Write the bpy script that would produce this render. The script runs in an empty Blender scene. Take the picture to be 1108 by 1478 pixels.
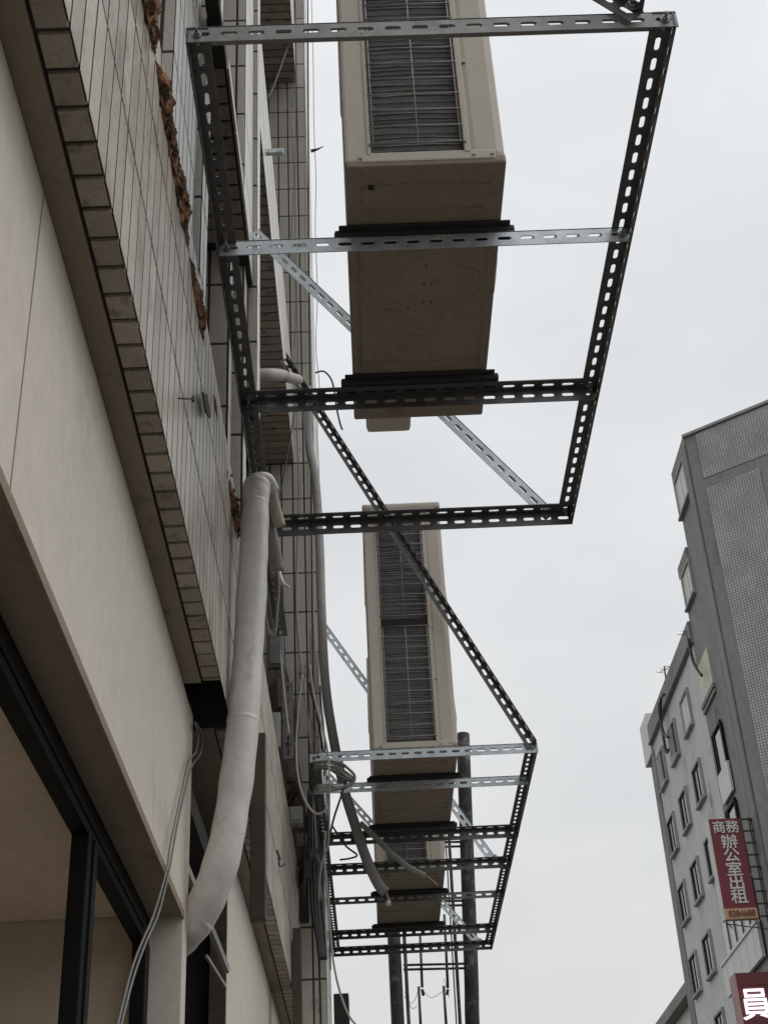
import bpy, bmesh, math, random
from mathutils import Vector, Matrix
random.seed(7)
PI = math.pi
scn = bpy.context.scene
COL = scn.collection
V = Vector
EYE = 1.6            # height of the lens above the pavement; everything below is measured from the lens

# ------------------------------------------------------------------ camera numbers (also used to lay out cables)
FPX = 2041.0
YAW, PIT, ROL = [math.radians(a) for a in (1.53, 32.2, -3.12)]
_f = V((math.sin(YAW)*math.cos(PIT), math.cos(YAW)*math.cos(PIT), math.sin(PIT)))
_r = V((math.cos(YAW), -math.sin(YAW), 0)); _u = _r.cross(_f)
_r, _u = _r*math.cos(ROL)+_u*math.sin(ROL), -_r*math.sin(ROL)+_u*math.cos(ROL)
def ray(a, b): return _f+_r*((a-554)/FPX)-_u*((b-739)/FPX)
def ony(a, b, y): d = ray(a, b); return d*(y/d.y)
def onx(a, b, x): d = ray(a, b); return d*(x/d.x)
def onz(a, b, z): d = ray(a, b); return d*(z/d.z)

# ------------------------------------------------------------------ materials
def newmat(name):
    m = bpy.data.materials.new(name); m.use_nodes = True
    nt = m.node_tree; b = nt.nodes['Principled BSDF']
    return m, nt, b
def N(nt, t, **k):
    n = nt.nodes.new(t)
    for a, v in k.items():
        if a.startswith('_'): setattr(n, a[1:], v)
        else: n.inputs[a.replace('_', ' ')].default_value = v
    return n
def mat(name, col, rough=.6, metal=0, var=.12, scale=8, spots=0, spotcol=(.05,.04,.03), bump=.1, bscale=60, island=0, fine=0, spotscale=14, stretch=(1,1,1), spec=.5):
    m, nt, b = newmat(name); L = nt.links.new
    tc = N(nt, 'ShaderNodeTexCoord')
    mp = N(nt, 'ShaderNodeMapping'); mp.inputs['Scale'].default_value = stretch; L(tc.outputs['Object'], mp.inputs[0])
    no = N(nt, 'ShaderNodeTexNoise', Scale=scale, Detail=6.0, Roughness=.62); L(mp.outputs[0], no.inputs['Vector'])
    mr = N(nt, 'ShaderNodeMapRange'); mr.inputs[1].default_value = .25; mr.inputs[2].default_value = .75
    mr.inputs[3].default_value = 1-var; mr.inputs[4].default_value = 1+var; L(no.outputs[0], mr.inputs[0])
    mul = mr.outputs[0]
    if fine:
        n2 = N(nt, 'ShaderNodeTexNoise', Scale=scale*14, Detail=3.0); L(mp.outputs[0], n2.inputs['Vector'])
        m2 = N(nt, 'ShaderNodeMapRange'); m2.inputs[1].default_value=.3; m2.inputs[2].default_value=.7; m2.inputs[3].default_value=1-fine; m2.inputs[4].default_value=1+fine
        L(n2.outputs[0], m2.inputs[0]); mm = N(nt, 'ShaderNodeMath', _operation='MULTIPLY'); L(mul, mm.inputs[0]); L(m2.outputs[0], mm.inputs[1]); mul = mm.outputs[0]
    if island:
        g = N(nt, 'ShaderNodeNewGeometry'); m3 = N(nt, 'ShaderNodeMapRange'); m3.inputs[3].default_value=1-island; m3.inputs[4].default_value=1+island
        L(g.outputs['Random Per Island'], m3.inputs[0]); mm = N(nt, 'ShaderNodeMath', _operation='MULTIPLY'); L(mul, mm.inputs[0]); L(m3.outputs[0], mm.inputs[1]); mul = mm.outputs[0]
    vm = N(nt, 'ShaderNodeVectorMath', _operation='SCALE'); vm.inputs[0].default_value = col[:3]; L(mul, vm.inputs['Scale'])
    out = vm.outputs[0]
    if spots:
        n4 = N(nt, 'ShaderNodeTexNoise', Scale=spotscale, Detail=8.0, Roughness=.7); L(mp.outputs[0], n4.inputs['Vector'])
        m4 = N(nt, 'ShaderNodeMapRange'); m4.inputs[1].default_value=.66-spots*.3; m4.inputs[2].default_value=.76-spots*.2; L(n4.outputs[0], m4.inputs[0])
        mx = N(nt, 'ShaderNodeMix', _data_type='RGBA'); L(m4.outputs[0], mx.inputs['Factor']); L(out, mx.inputs['A']); mx.inputs['B'].default_value = (*spotcol, 1)
        out = mx.outputs['Result']
    L(out, b.inputs['Base Color'])
    b.inputs['Roughness'].default_value = rough; b.inputs['Metallic'].default_value = metal
    b.inputs['Specular IOR Level'].default_value = spec
    if bump:
        bn = N(nt, 'ShaderNodeTexNoise', Scale=bscale, Detail=4.0); L(mp.outputs[0], bn.inputs['Vector'])
        bp = N(nt, 'ShaderNodeBump', Strength=bump, Distance=.01); L(bn.outputs[0], bp.inputs['Height']); L(bp.outputs[0], b.inputs['Normal'])
    return m
M = {}
M['tile'] = mat('glazed_tile', (.54,.485,.42), .34, 0, .16, 5, .42, (.25,.21,.17), .08, 40, .17, .10, 8)
M['tile_wing'] = mat('glazed_tile_far', (.54,.51,.455), .28, 0, .10, 5, .2, (.22,.20,.17), .05, 40, .08, .05, 7)
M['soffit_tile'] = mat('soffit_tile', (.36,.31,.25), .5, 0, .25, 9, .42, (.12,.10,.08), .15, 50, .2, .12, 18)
M['grout'] = mat('grout', (.05,.045,.04), .95, 0, .25, 20, 0, bump=.3)
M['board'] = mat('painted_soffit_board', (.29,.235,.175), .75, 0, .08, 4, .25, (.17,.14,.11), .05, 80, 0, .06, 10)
M['cream'] = mat('cream_wall_paint', (.69,.63,.55), .62, 0, .05, 2.5, .20, (.56,.505,.44), .05, 120, 0, .05, 4, (1,1,.85))
M['stucco'] = mat('cement', (.25,.23,.20), .9, 0, .2, 6, .3, (.1,.09,.08), .3, 60)
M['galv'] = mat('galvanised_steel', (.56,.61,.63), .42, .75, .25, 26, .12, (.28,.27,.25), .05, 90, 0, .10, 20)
M['galv2'] = mat('dull_shaded_galvanised_steel', (.17,.17,.168), .5, .8, .3, 22, .2, (.08,.075,.07), .06, 90, 0, .14, 18)  # darker copy of galv: shade on rails and bars is put into the colour
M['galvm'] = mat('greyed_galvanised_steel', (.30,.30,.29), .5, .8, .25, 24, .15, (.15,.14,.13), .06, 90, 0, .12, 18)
M['bolt'] = mat('zinc_bolt', (.36,.36,.35), .4, .9, .1, 40, 0)
M['beige'] = mat('beige_casing_paint', (.62,.56,.48), .45, 0, .07, 6, .12, (.36,.31,.25), .02, 60, 0, .04, 9)
M['pan'] = mat('shaded_base_pan_steel', (.31,.26,.205), .55, .1, .14, 5, .28, (.17,.125,.085), .06, 40, 0, .10, 8)  # casing beige darkened: the shade of the underside is put into the colour
M['rubber'] = mat('black_rubber', (.03,.03,.03), .7, 0, .2, 30)
M['fin'] = mat('coil_fins', (.13,.13,.13), .5, .4, .4, 9, .25, (.22,.22,.22), .4, 260, 0, .3, 30, (1,1,7))
M['tubem'] = mat('coil_tube', (.27,.27,.265), .5, .5, .5, 30)
M['wire'] = mat('coated_wire', (.42,.41,.38), .5, .2, .1, 20)
M['rust'] = mat('rusty_crust', (.26,.135,.07), .95, 0, .8, 11, .8, (.022,.016,.012), 1.0, 60, 0, .45, 16)
M['tape'] = mat('white_wrapping_tape', (.70,.675,.65), .42, .05, .12, 6, .34, (.43,.405,.375), .1, 50, 0, .06, 7, (1,1,.6))
M['grey_pipe'] = mat('grey_insulation', (.30,.295,.285), .7, 0, .15, 9, .2, (.18,.17,.16), .2, 60)
M['beige_pipe'] = mat('beige_trunking', (.50,.45,.37), .55, 0, .08, 8, .1, (.3,.25,.2))
M['cable_w'] = mat('pale_cable', (.38,.35,.31), .6, 0, .12, 30)
M['cable_k'] = mat('black_cable', (.03,.03,.032), .55, 0, .2, 30)
M['cable_g'] = mat('grey_cable', (.20,.195,.185), .6, 0, .15, 30)
M['cable_b'] = mat('blue_cable', (.04,.06,.11), .55, 0, .15, 30)
M['copper'] = mat('copper', (.30,.17,.11), .5, .5, .15, 30)
M['darkframe'] = mat('black_aluminium', (.010,.010,.010), .55, 0, .3, 12, 0, bump=.03, spec=.12)
M['blind'] = mat('tan_ceiling_paint', (.72,.60,.46), .85, 0, .06, 3, 0, bump=.15, bscale=220, fine=.08)
M['plaster'] = mat('dull_plaster', (.60,.51,.41), .85, 0, .06, 1.5, 0, (.3,.25,.2), .1, 60, 0, .05, 3)
M['dark'] = mat('dark_interior', (.035,.032,.03), .9, 0, .3, 5)
M['brown'] = mat('brown_painted_steel', (.085,.062,.048), .6, .1, .25, 14, .3, (.04,.03,.025))
M['rustpole'] = mat('weathered_black_steel', (.04,.039,.038), .75, .1, .6, 7, .5, (.17,.165,.155), .3, 30, 0, .25, 12)
M['greybox'] = mat('grey_enamel_box', (.34,.34,.32), .5, .1, .15, 10, .2, (.2,.18,.15))
M['far_wall'] = mat('grey_painted_wall', (.55,.548,.535), .85, 0, .09, .35, .25, (.27,.265,.245), .15, 3, 0, .08, .6, (1,1,.45))
M['far_dark'] = mat('weathered_cement_band', (.25,.245,.232), .9, 0, .2, .5, .3, (.13,.125,.11), .2, 3, 0, .12, .8, (1,1,.4))
M['far_trim'] = mat('window_surround_cement', (.36,.35,.33), .85, 0, .15, 2)
M['far_white'] = mat('white_panel', (.66,.66,.62), .6, 0, .08, 1, .15, (.45,.43,.38))
M['far_cream'] = mat('cream_panel', (.58,.56,.45), .6, 0, .06, 1)
M['far_pane'] = mat('dark_window_pane', (.04,.045,.045), .12, 0, .3, 1.5, 0, bump=0)
M['pale_pane'] = mat('pale_window_pane', (.35,.37,.36), .2, 0, .2, 1.5, 0, bump=0)
M['signred'] = mat('faded_red_sign', (.16,.012,.022), .5, 0, .12, 1.5, 0, bump=0)
M['signred2'] = mat('dark_red_slats', (.11,.014,.018), .55, 0, .15, 1.5, 0, bump=0)
M['signside'] = mat('pink_grey_edge', (.36,.20,.20), .6, 0, .15, 1)
M['signwhite'] = mat('sign_white', (.62,.60,.56), .6, 0, .08, 2, 0, bump=0)
M['signtan'] = mat('sign_tan', (.50,.34,.20), .6, 0, .08, 2, 0, bump=0)
M['signnum'] = mat('sign_number_red', (.26,.09,.035), .6, 0, .1, 2, 0, bump=0)
M['asphalt'] = mat('asphalt', (.055,.055,.055), .9, 0, .2, 3, .2, (.03,.03,.03), .5, 200, 0, .2, 1)
M['paving'] = mat('concrete_paving', (.125,.115,.105), .85, 0, .15, 3, .2, (.12,.11,.1), .3, 100, 0, .12, 2)
M['kerbm'] = mat('kerb_stone', (.28,.27,.25), .85, 0, .12, 5)
M['line'] = mat('road_paint', (.6,.6,.57), .7, 0, .1, 6)

def glowmat():
    m, nt, b = newmat('lit_letter'); b.inputs['Base Color'].default_value = (.8,.78,.8,1)
    b.inputs['Emission Color'].default_value = (1,.93,1,1); b.inputs['Emission Strength'].default_value = .95
    return m
M['glow'] = glowmat()
M['glass'] = mat('tan_filmed_glass', (.135,.099,.064), .5, 0, .08, 1.2, 0, bump=.01, fine=.05, spec=.2)
def hoarding():
    m, nt, b = newmat('mosaic_grid'); L = nt.links.new
    tc = N(nt, 'ShaderNodeTexCoord'); 
    br = nt.nodes.new('ShaderNodeTexBrick'); br.offset = 0; br.squash = 1
    br.inputs['Color1'].default_value = (.50,.505,.51,1); br.inputs['Color2'].default_value = (.41,.415,.42,1); br.inputs['Mortar'].default_value = (.16,.163,.167,1)
    br.inputs['Scale'].default_value = 1; br.inputs['Brick Width'].default_value = .11; br.inputs['Row Height'].default_value = .11; br.inputs['Mortar Size'].default_value = .017; br.inputs['Mortar Smooth'].default_value = .2
    mp = N(nt, 'ShaderNodeMapping'); mp.inputs['Rotation'].default_value = (PI/2, 0, 0)
    L(tc.outputs['Object'], mp.inputs[0]); L(mp.outputs[0], br.inputs['Vector']); no = N(nt, 'ShaderNodeTexNoise', Scale=.9, Detail=5.0); L(tc.outputs['Object'], no.inputs['Vector'])
    mr = N(nt, 'ShaderNodeMapRange'); mr.inputs[1].default_value = .3; mr.inputs[2].default_value = .7; mr.inputs[3].default_value = .8; mr.inputs[4].default_value = 1.12; L(no.outputs[0], mr.inputs[0])
    vm = N(nt, 'ShaderNodeVectorMath', _operation='SCALE'); L(br.outputs['Color'], vm.inputs[0]); L(mr.outputs[0], vm.inputs['Scale']); L(vm.outputs[0], b.inputs['Base Color'])
    b.inputs['Roughness'].default_value = .45
    return m
def ringed(m, dens):
    # wrapped tape: fine ridges across the pipe come from the mesh uv (u runs along the pipe)
    nt = m.node_tree; b = nt.nodes['Principled BSDF']; L = nt.links.new
    uv = N(nt, 'ShaderNodeTexCoord')
    sep = N(nt, 'ShaderNodeSeparateXYZ'); L(uv.outputs['UV'], sep.inputs[0])
    no = N(nt, 'ShaderNodeTexNoise', Scale=3.0, Detail=3.0); L(uv.outputs['Object'], no.inputs['Vector'])
    a = N(nt, 'ShaderNodeMath', _operation='MULTIPLY'); L(sep.outputs[0], a.inputs[0]); a.inputs[1].default_value = dens
    a2 = N(nt, 'ShaderNodeMath', _operation='MULTIPLY_ADD'); L(no.outputs[0], a2.inputs[0]); a2.inputs[1].default_value = 5; L(a.outputs[0], a2.inputs[2])
    s = N(nt, 'ShaderNodeMath', _operation='SINE'); L(a2.outputs[0], s.inputs[0])
    n2 = N(nt, 'ShaderNodeTexNoise', Scale=16.0, Detail=4.0); L(uv.outputs['Object'], n2.inputs['Vector'])
    mm = N(nt, 'ShaderNodeMath', _operation='MULTIPLY'); L(s.outputs[0], mm.inputs[0]); L(n2.outputs[0], mm.inputs[1])
    mp = N(nt, 'ShaderNodeMapping'); mp.inputs['Scale'].default_value = (22, 5, 1); L(uv.outputs['UV'], mp.inputs[0])
    n3 = N(nt, 'ShaderNodeTexNoise', Scale=2.2, Detail=5.0, Distortion=1.2); L(mp.outputs[0], n3.inputs['Vector'])
    ad = N(nt, 'ShaderNodeMath', _operation='MULTIPLY_ADD'); L(n3.outputs[0], ad.inputs[0]); ad.inputs[1].default_value = 3.2; L(mm.outputs[0], ad.inputs[2])
    bp = N(nt, 'ShaderNodeBump', Strength=.16, Distance=.0035); L(ad.outputs[0], bp.inputs['Height']); L(bp.outputs[0], b.inputs['Normal'])
ringed(M['tape'], 1500)

# ------------------------------------------------------------------ mesh helpers
def box(bm, a, b, bev=0):
    a, b = V(a), V(b)
    lo = V((min(a.x,b.x),min(a.y,b.y),min(a.z,b.z))); hi = V((max(a.x,b.x),max(a.y,b.y),max(a.z,b.z)))
    vs = [bm.verts.new((x,y,z)) for x in (lo.x,hi.x) for y in (lo.y,hi.y) for z in (lo.z,hi.z)]
    fs = [bm.faces.new([vs[i] for i in q]) for q in ((0,1,3,2),(4,6,7,5),(0,4,5,1),(2,3,7,6),(0,2,6,4),(1,5,7,3))]
    if bev:
        es = list({e for f in fs for e in f.edges})
        bmesh.ops.bevel(bm, geom=es, offset=bev, segments=2, affect='EDGES', profile=.6)
    return fs
def quadbox(bm, pts, d):
    """prism: polygon pts pushed by vector d"""
    a = [bm.verts.new(p) for p in pts]; b = [bm.verts.new(V(p)+V(d)) for p in pts]
    n = len(a); bm.faces.new(a); bm.faces.new(b[::-1])
    for i in range(n): bm.faces.new((a[i], b[i], b[(i+1)%n], a[(i+1)%n]))
def beam(bm, p, q, w, h, up=(0,0,1)):
    p, q = V(p), V(q); d = (q-p).normalized(); s = d.cross(V(up)).normalized(); u = s.cross(d)
    quadbox(bm, [p+s*w/2+u*h/2, p-s*w/2+u*h/2, p-s*w/2-u*h/2, p+s*w/2-u*h/2], q-p)
def smooth_path(pts, sub=8):
    pts = [V(p) for p in pts]
    if len(pts) < 3 or sub < 2: return pts
    out = []
    P = [pts[0]*2-pts[1]]+pts+[pts[-1]*2-pts[-2]]
    for i in range(1, len(P)-2):
        for k in range(sub):
            t = k/sub
            out.append(.5*((2*P[i])+(P[i+1]-P[i-1])*t+(2*P[i-1]-5*P[i]+4*P[i+1]-P[i+2])*t*t+(3*P[i]-P[i-1]-3*P[i+1]+P[i+2])*t**3))
    out.append(pts[-1]); return out
def tube(bm, pts, r, n=8, sub=8, jit=0, cap=True):
    path = smooth_path(pts, sub)
    uvl = bm.loops.layers.uv.verify()
    m = len(path); rings = []; prev = None; dist = 0; ds = []
    for i, p in enumerate(path):
        t = (path[min(i+1,m-1)]-path[max(i-1,0)]).normalized()
        if prev is None: nn = t.orthogonal().normalized()
        else: nn = (prev-t*prev.dot(t)).normalized()
        prev = nn; bb = t.cross(nn)
        rr = r(i/(m-1)) if callable(r) else r
        if jit: rr *= 1+random.uniform(-jit, jit)
        if i: dist += (p-path[i-1]).length
        ds.append(dist)
        rings.append([bm.verts.new(p+(nn*math.cos(2*PI*k/n)+bb*math.sin(2*PI*k/n))*rr) for k in range(n)])
    for i in range(m-1):
        for k in range(n):
            f = bm.faces.new((rings[i][k], rings[i][(k+1)%n], rings[i+1][(k+1)%n], rings[i+1][k])); f.smooth = True
            for lp, (u, v) in zip(f.loops, ((ds[i],k/n),(ds[i],(k+1)/n),(ds[i+1],(k+1)/n),(ds[i+1],k/n))): lp[uvl].uv = (u, v)
    if cap:
        bm.faces.new(rings[0][::-1]); bm.faces.new(rings[-1])
def cyl(bm, p, q, r, n=12): tube(bm, [p, q], r, n, 1)
def flange(bm, o, u, v, L, W=.04, T=.0025, pitch=.0464, sl=.030, sw=.010, start=.0):
    """flat strip with a row of round-ended slots; o = corner, u along, v across"""
    o, u, v = V(o), V(u).normalized(), V(v).normalized(); w = u.cross(v)*T
    P = lambda a, b, k: bm.verts.new(o+u*a+v*b+w*k)
    n = max(1, int((L-start)/pitch)); pe = (L-start)/n if n*pitch > L*.5 else pitch
    xs = start
    if start > 0:
        a = [o, o+u*start, o+u*start+v*W, o+v*W]; quadbox(bm, a, w)
    for i in range(n):
        x0 = xs+i*pe; x1 = x0+pe; c = (x0+x1)/2; h = (sl-sw)/2; r = sw/2; m = W/2
        arc = [(c+h, m-r), (c+h+r*.7, m-r*.7)]; 
        low = [(c+h+r, m), (c+h+r*.7, m-r*.7), (c+h, m-r), (c-h, m-r), (c-h-r*.7, m-r*.7), (c-h-r, m)]
        hi = [(c-h-r, m), (c-h-r*.7, m+r*.7), (c-h, m+r), (c+h, m+r), (c+h+r*.7, m+r*.7), (c+h+r, m)]
        for k in (0, 1):
            A = [P(x0,0,k), P(x1,0,k), P(x1,m,k)]+[P(x,y,k) for x, y in low]+[P(x0,m,k)]
            B = [P(x1,W,k), P(x0,W,k), P(x0,m,k)]+[P(x,y,k) for x, y in hi]+[P(x1,m,k)]
            if k == 0: A = A[::-1]; B = B[::-1]
            bm.faces.new(A); bm.faces.new(B)
        ring = low+hi[1:-1]
        a = [P(x,y,0) for x, y in ring]; b = [P(x,y,1) for x, y in ring]
        for j in range(len(ring)): bm.faces.new((a[j], a[(j+1)%len(ring)], b[(j+1)%len(ring)], b[j]))
        for yy in (0, W): bm.faces.new((P(x0,yy,0), P(x1,yy,0), P(x1,yy,1), P(x0,yy,1)))
        if i == 0 and not start: bm.faces.new((P(x0,0,0), P(x0,W,0), P(x0,W,1), P(x0,0,1)))
        if i == n-1: bm.faces.new((P(x1,0,0), P(x1,W,0), P(x1,W,1), P(x1,0,1)))
def angle(bm, p, q, d1, d2, W=.04, **k):
    """slotted angle from p to q; flanges leave the corner line along d1 and d2"""
    p, q = V(p), V(q); u = (q-p); L = u.length; u.normalize()
    d1, d2 = V(d1), V(d2); d1 = (d1-u*d1.dot(u)).normalized(); d2 = (d2-u*d2.dot(u)-d1*d2.dot(d1)).normalized()
    flange(bm, p, u, d1, L, W, **k); flange(bm, p+d1*.003, u, d2, L, W, **k)
def tiles(bm, o, u, v, LU, LV, TU=.06, TV=.227, gap=.0085, T=.0004, rows_from=0, skip=None):
    """individually set tiles over a rectangle; face outward = u x v"""
    o, u, v = V(o), V(u), V(v); w = u.cross(v)
    nu = int(math.ceil(LU/TU-1e-4)); nv = int(math.ceil(LV/TV-1e-4))
    for i in range(nu):
        for j in range(nv):
            a0 = i*TU+gap/2; a1 = min((i+1)*TU, LU)-gap/2; b0 = j*TV+gap/2; b1 = min((j+1)*TV, LV)-gap/2
            if a1-a0 < .004 or b1-b0 < .004: continue
            if skip and skip((a0+a1)/2, (b0+b1)/2): continue
            e = .0006; tx = random.uniform(-1,1)*.00012; ty = random.uniform(-1,1)*.00012; h0 = random.uniform(-.0001,.0001)
            base = [o+u*a+v*b for a, b in ((a0,b0),(a1,b0),(a1,b1),(a0,b1))]
            top = [o+u*a+v*b+w*(T+h0+tx*sa+ty*sb) for a, b, sa, sb in ((a0+e,b0+e,-1,-1),(a1-e,b0+e,1,-1),(a1-e,b1-e,1,1),(a0+e,b1-e,-1,1))]
            B = [bm.verts.new(p) for p in base]; Tt = [bm.verts.new(p) for p in top]
            bm.faces.new(Tt)
            for k in range(4): bm.faces.new((B[k], B[(k+1)%4], Tt[(k+1)%4], Tt[k]))

# ------------------------------------------------------------------ object helpers
def finish(name, bm, m, loc=V((0,0,0)), parent=None, normals=True):
    if normals: bmesh.ops.recalc_face_normals(bm, faces=bm.faces[:])
    me = bpy.data.meshes.new(name); bm.to_mesh(me); bm.free()
    me.transform(Matrix.Translation(-V(loc)))
    me.materials.append(m)
    o = bpy.data.objects.new(name, me); COL.objects.link(o)
    return o
def wloc(p):
    l = V((0,0,0))
    while p: l = l+p.location; p = p.parent
    return l
def part(name, bm, m, parent, label=None, normals=True):
    o = finish(name, bm, m, wloc(parent), normals=normals); o.parent = parent
    if label: o['label'] = label
    return o
def thing(name, label, cat, loc, group=None):
    o = bpy.data.objects.new(name, None); COL.objects.link(o); o.location = loc; o.empty_display_size = .1
    o['label'] = label; o['category'] = cat
    if group: o['group'] = group
    return o
def solo(name, bm, m, label, cat, loc, group=None):
    o = finish(name, bm, m, loc); o.location = loc; o['label'] = label; o['category'] = cat
    if group: o['group'] = group
    return o
def struct(name, bm, m):
    o = finish(name, bm, m); o['kind'] = 'structure'; return o
def B(): return bmesh.new()

# ------------------------------------------------------------------ ground
bm = B(); box(bm, (-400,-300,-1.9), (400,900,-1.72)); struct('road', bm, M['asphalt'])
bm = B(); box(bm, (-.6,-40,-1.72), (2.2,120,-1.60)); struct('pavement', bm, M['paving'])
bm = B(); box(bm, (2.204,-40,-1.72), (2.36,120,-1.585), .01); struct('kerb', bm, M['kerbm'])
bm = B(); box(bm, (11.6,-40,-1.72), (13.4,120,-1.60)); struct('far_pavement', bm, M['paving'])
bm = B()
for k in range(20): box(bm, (6.9,-30+k*7,-1.718), (7.02,-26+k*7,-1.714))
struct('lane_marking', bm, M['line'])

# ================================================================== the tiled building on the left
YN = -1.5; YW = 6.3; XF = -.30
bld = thing('tiled_building', 'tiled building with cream shop front running away along the left side', 'building', (-1.0, 2.5, -1.6))
core = XF-.002
def wallbox(name, a, b, m, bev=0, parent=bld):
    bm = B(); box(bm, a, b, bev); return part(name, bm, m, parent)
# spandrel bands
bands = [(1.356, 1.93), (4.3, 4.9), (7.3, 7.9)]
for k, (z0, z1) in enumerate(bands):
    xf = XF if k < 2 else -.25
    c = xf-.002
    ya = YN if k == 0 else 3.62
    bm = B()
    if k == 0:
        box(bm, (-.75, ya, z0+.01), (c, 2.83, z1)); box(bm, (-.75, 3.09, z0+.01), (c, YW, z1)); box(bm, (-.75, 2.83, z0+.16), (c, 3.09, z1))
    else: box(bm, (-.75, ya, z0+.008), (c, YW, z1))
    sp = part('spandrel', bm, M['grout'], bld)
    bm = B(); tiles(bm, (c, ya, z0), (0,1,0), (0,0,1), YW-ya, z1-z0+(.0 if k else .10), skip=(lambda a, b: b > .60 and random.random() < .8) if k == 0 else None)
    part('face_tiles', bm, M['tile' if k == 0 else 'tile_wing'], sp)
    bm = B()
    if k == 0:
        # one row of cut tiles on the underside, broken out at the black hole
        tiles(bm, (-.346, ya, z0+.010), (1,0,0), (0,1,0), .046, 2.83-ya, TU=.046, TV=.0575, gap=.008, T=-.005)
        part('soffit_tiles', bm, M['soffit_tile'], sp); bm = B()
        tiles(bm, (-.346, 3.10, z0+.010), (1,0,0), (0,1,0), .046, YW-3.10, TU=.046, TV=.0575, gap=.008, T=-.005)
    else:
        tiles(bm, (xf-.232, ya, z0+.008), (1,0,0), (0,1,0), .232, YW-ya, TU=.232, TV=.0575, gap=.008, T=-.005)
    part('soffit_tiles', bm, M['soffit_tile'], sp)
    if k == 0:
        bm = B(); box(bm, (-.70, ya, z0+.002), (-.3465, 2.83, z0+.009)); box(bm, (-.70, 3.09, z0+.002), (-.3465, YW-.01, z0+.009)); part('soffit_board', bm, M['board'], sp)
# jagged crust of rust and old mortar along the sill of the first floor window
bm = B()
from mathutils import noise as NZ
for seg in ((1.1, 1.62, .030), (1.62, 2.10, .021), (2.10, 2.42, .012), (2.55, 2.70, .006), (2.86, 3.22, .016)):
    y = seg[0]; rows = []
    while y < seg[1]:
        ease = min(1, (y-seg[0])/.08+.2, (seg[1]-y)/.15+.15)
        wob = max(.1, .6+.9*NZ.noise(V((y*9, 1.3, seg[0])))+.5*NZ.noise(V((y*27, 4, 0))))
        amp = seg[2]*wob*ease
        row = []
        for k in range(13):
            a_ = -PI*.5+PI*1.05*k/12
            rr = 1+.38*NZ.noise(V((y*40, k*.7, 2)))+.35*NZ.noise(V((y*110, k*1.6, 9)))
            row.append(bm.verts.new((XF-.004+amp*rr*math.cos(a_)*1.0, y+.004*NZ.noise(V((y*50,k,5))), 1.945+(.020+amp*.8)*rr*math.sin(a_)*ease)))
        rows.append(row); y += .0045
    for a, b in zip(rows, rows[1:]):
        for k in range(12): bm.faces.new((a[k], a[k+1], b[k+1], b[k]))
    bm.faces.new(rows[0]); bm.faces.new(rows[-1][::-1])
for k in range(34):
    y = random.choice([random.uniform(1.15,1.6), random.uniform(1.65,2.05), random.uniform(2.9,3.18)]); r = random.uniform(.003,.008)
    p = V((XF+random.uniform(-.002,.008), y, 1.945+random.uniform(-.02,.02)))
    g = bmesh.ops.create_icosphere(bm, subdivisions=1, radius=r, matrix=Matrix.Translation(p))
    for v in g['verts']: v.co += V((random.uniform(-1,1),random.uniform(-1,1),random.uniform(-1,1)))*r*.5
part('rusty_sill', bm, M['rust'], bld, 'crumbling rusty brown sill edge')
# back wall of the upper floors
def piece(name, x0, x1, y0, y1, z0, z1, front=True, side=True, m='tile_wing', TV=.227):
    """a tiled pier: core plus tiles on the face towards the street end (-y) and on the +x face"""
    bm = B(); box(bm, (x0, y0+.002, z0), (x1-.002, y1, z1)); p = part(name, bm, M['grout'], bld)
    bm = B()
    if front: tiles(bm, (x0, y0+.002, z0), (1,0,0), (0,0,1), x1-x0, z1-z0, TU=.06 if x1-x0 > .12 else (x1-x0), TV=TV)
    if side: tiles(bm, (x1-.002, y0, z0), (0,1,0), (0,0,1), y1-y0, z1-z0, TV=TV)
    if len(bm.verts): part('face_tiles', bm, M[m], p)
    else: bm.free()
    return p
piece('pier', -.60, -.330, 1.98, 2.36, 1.95, 6.0, TV=.227)
piece('pier', -.60, -.318, 2.40, 2.52, 1.95, 6.0)
piece('pier', -.60, -.300, 2.53, 2.60, 3.05, 6.0)
piece('pier', -.52, -.335, 3.22, 3.30, 1.95, 3.0, TV=.227)
piece('pier', -.50, -.288, 3.15, 3.46, 3.06, 10.3)
piece('pier', -.31, -.275, 3.48, 3.60, 2.62, 10.3)
piece('pier', -.43, -.305, 3.36, 3.46, 1.95, 3.06)
wallbox('back_wall', (-.80, YN, 1.93), (-.56, YW, 10.5), M['stucco'])
# thin lintel slab over the broken window, its underside tiled
bm = B(); box(bm, (-.56, 2.525, 3.0), (-.283, 3.2, 3.045)); box(bm, (-.3175, 2.2, 3.0), (-.283, 2.5245, 3.045)); sp = part('lintel', bm, M['grout'], bld)
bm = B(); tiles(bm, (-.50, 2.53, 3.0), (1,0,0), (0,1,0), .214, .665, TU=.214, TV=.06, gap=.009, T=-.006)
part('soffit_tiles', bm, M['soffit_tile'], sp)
bm = B(); tiles(bm, (-.283, 2.53, 2.995), (0,1,0), (0,0,1), .665, .05, TU=.227, TV=.05, T=.006); part('face_tiles', bm, M['tile_wing'], sp)
# wing that steps forward further along
piece('wing_wall', -.79, -.190, YW, 7.0, -1.6, 12.0)
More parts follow.
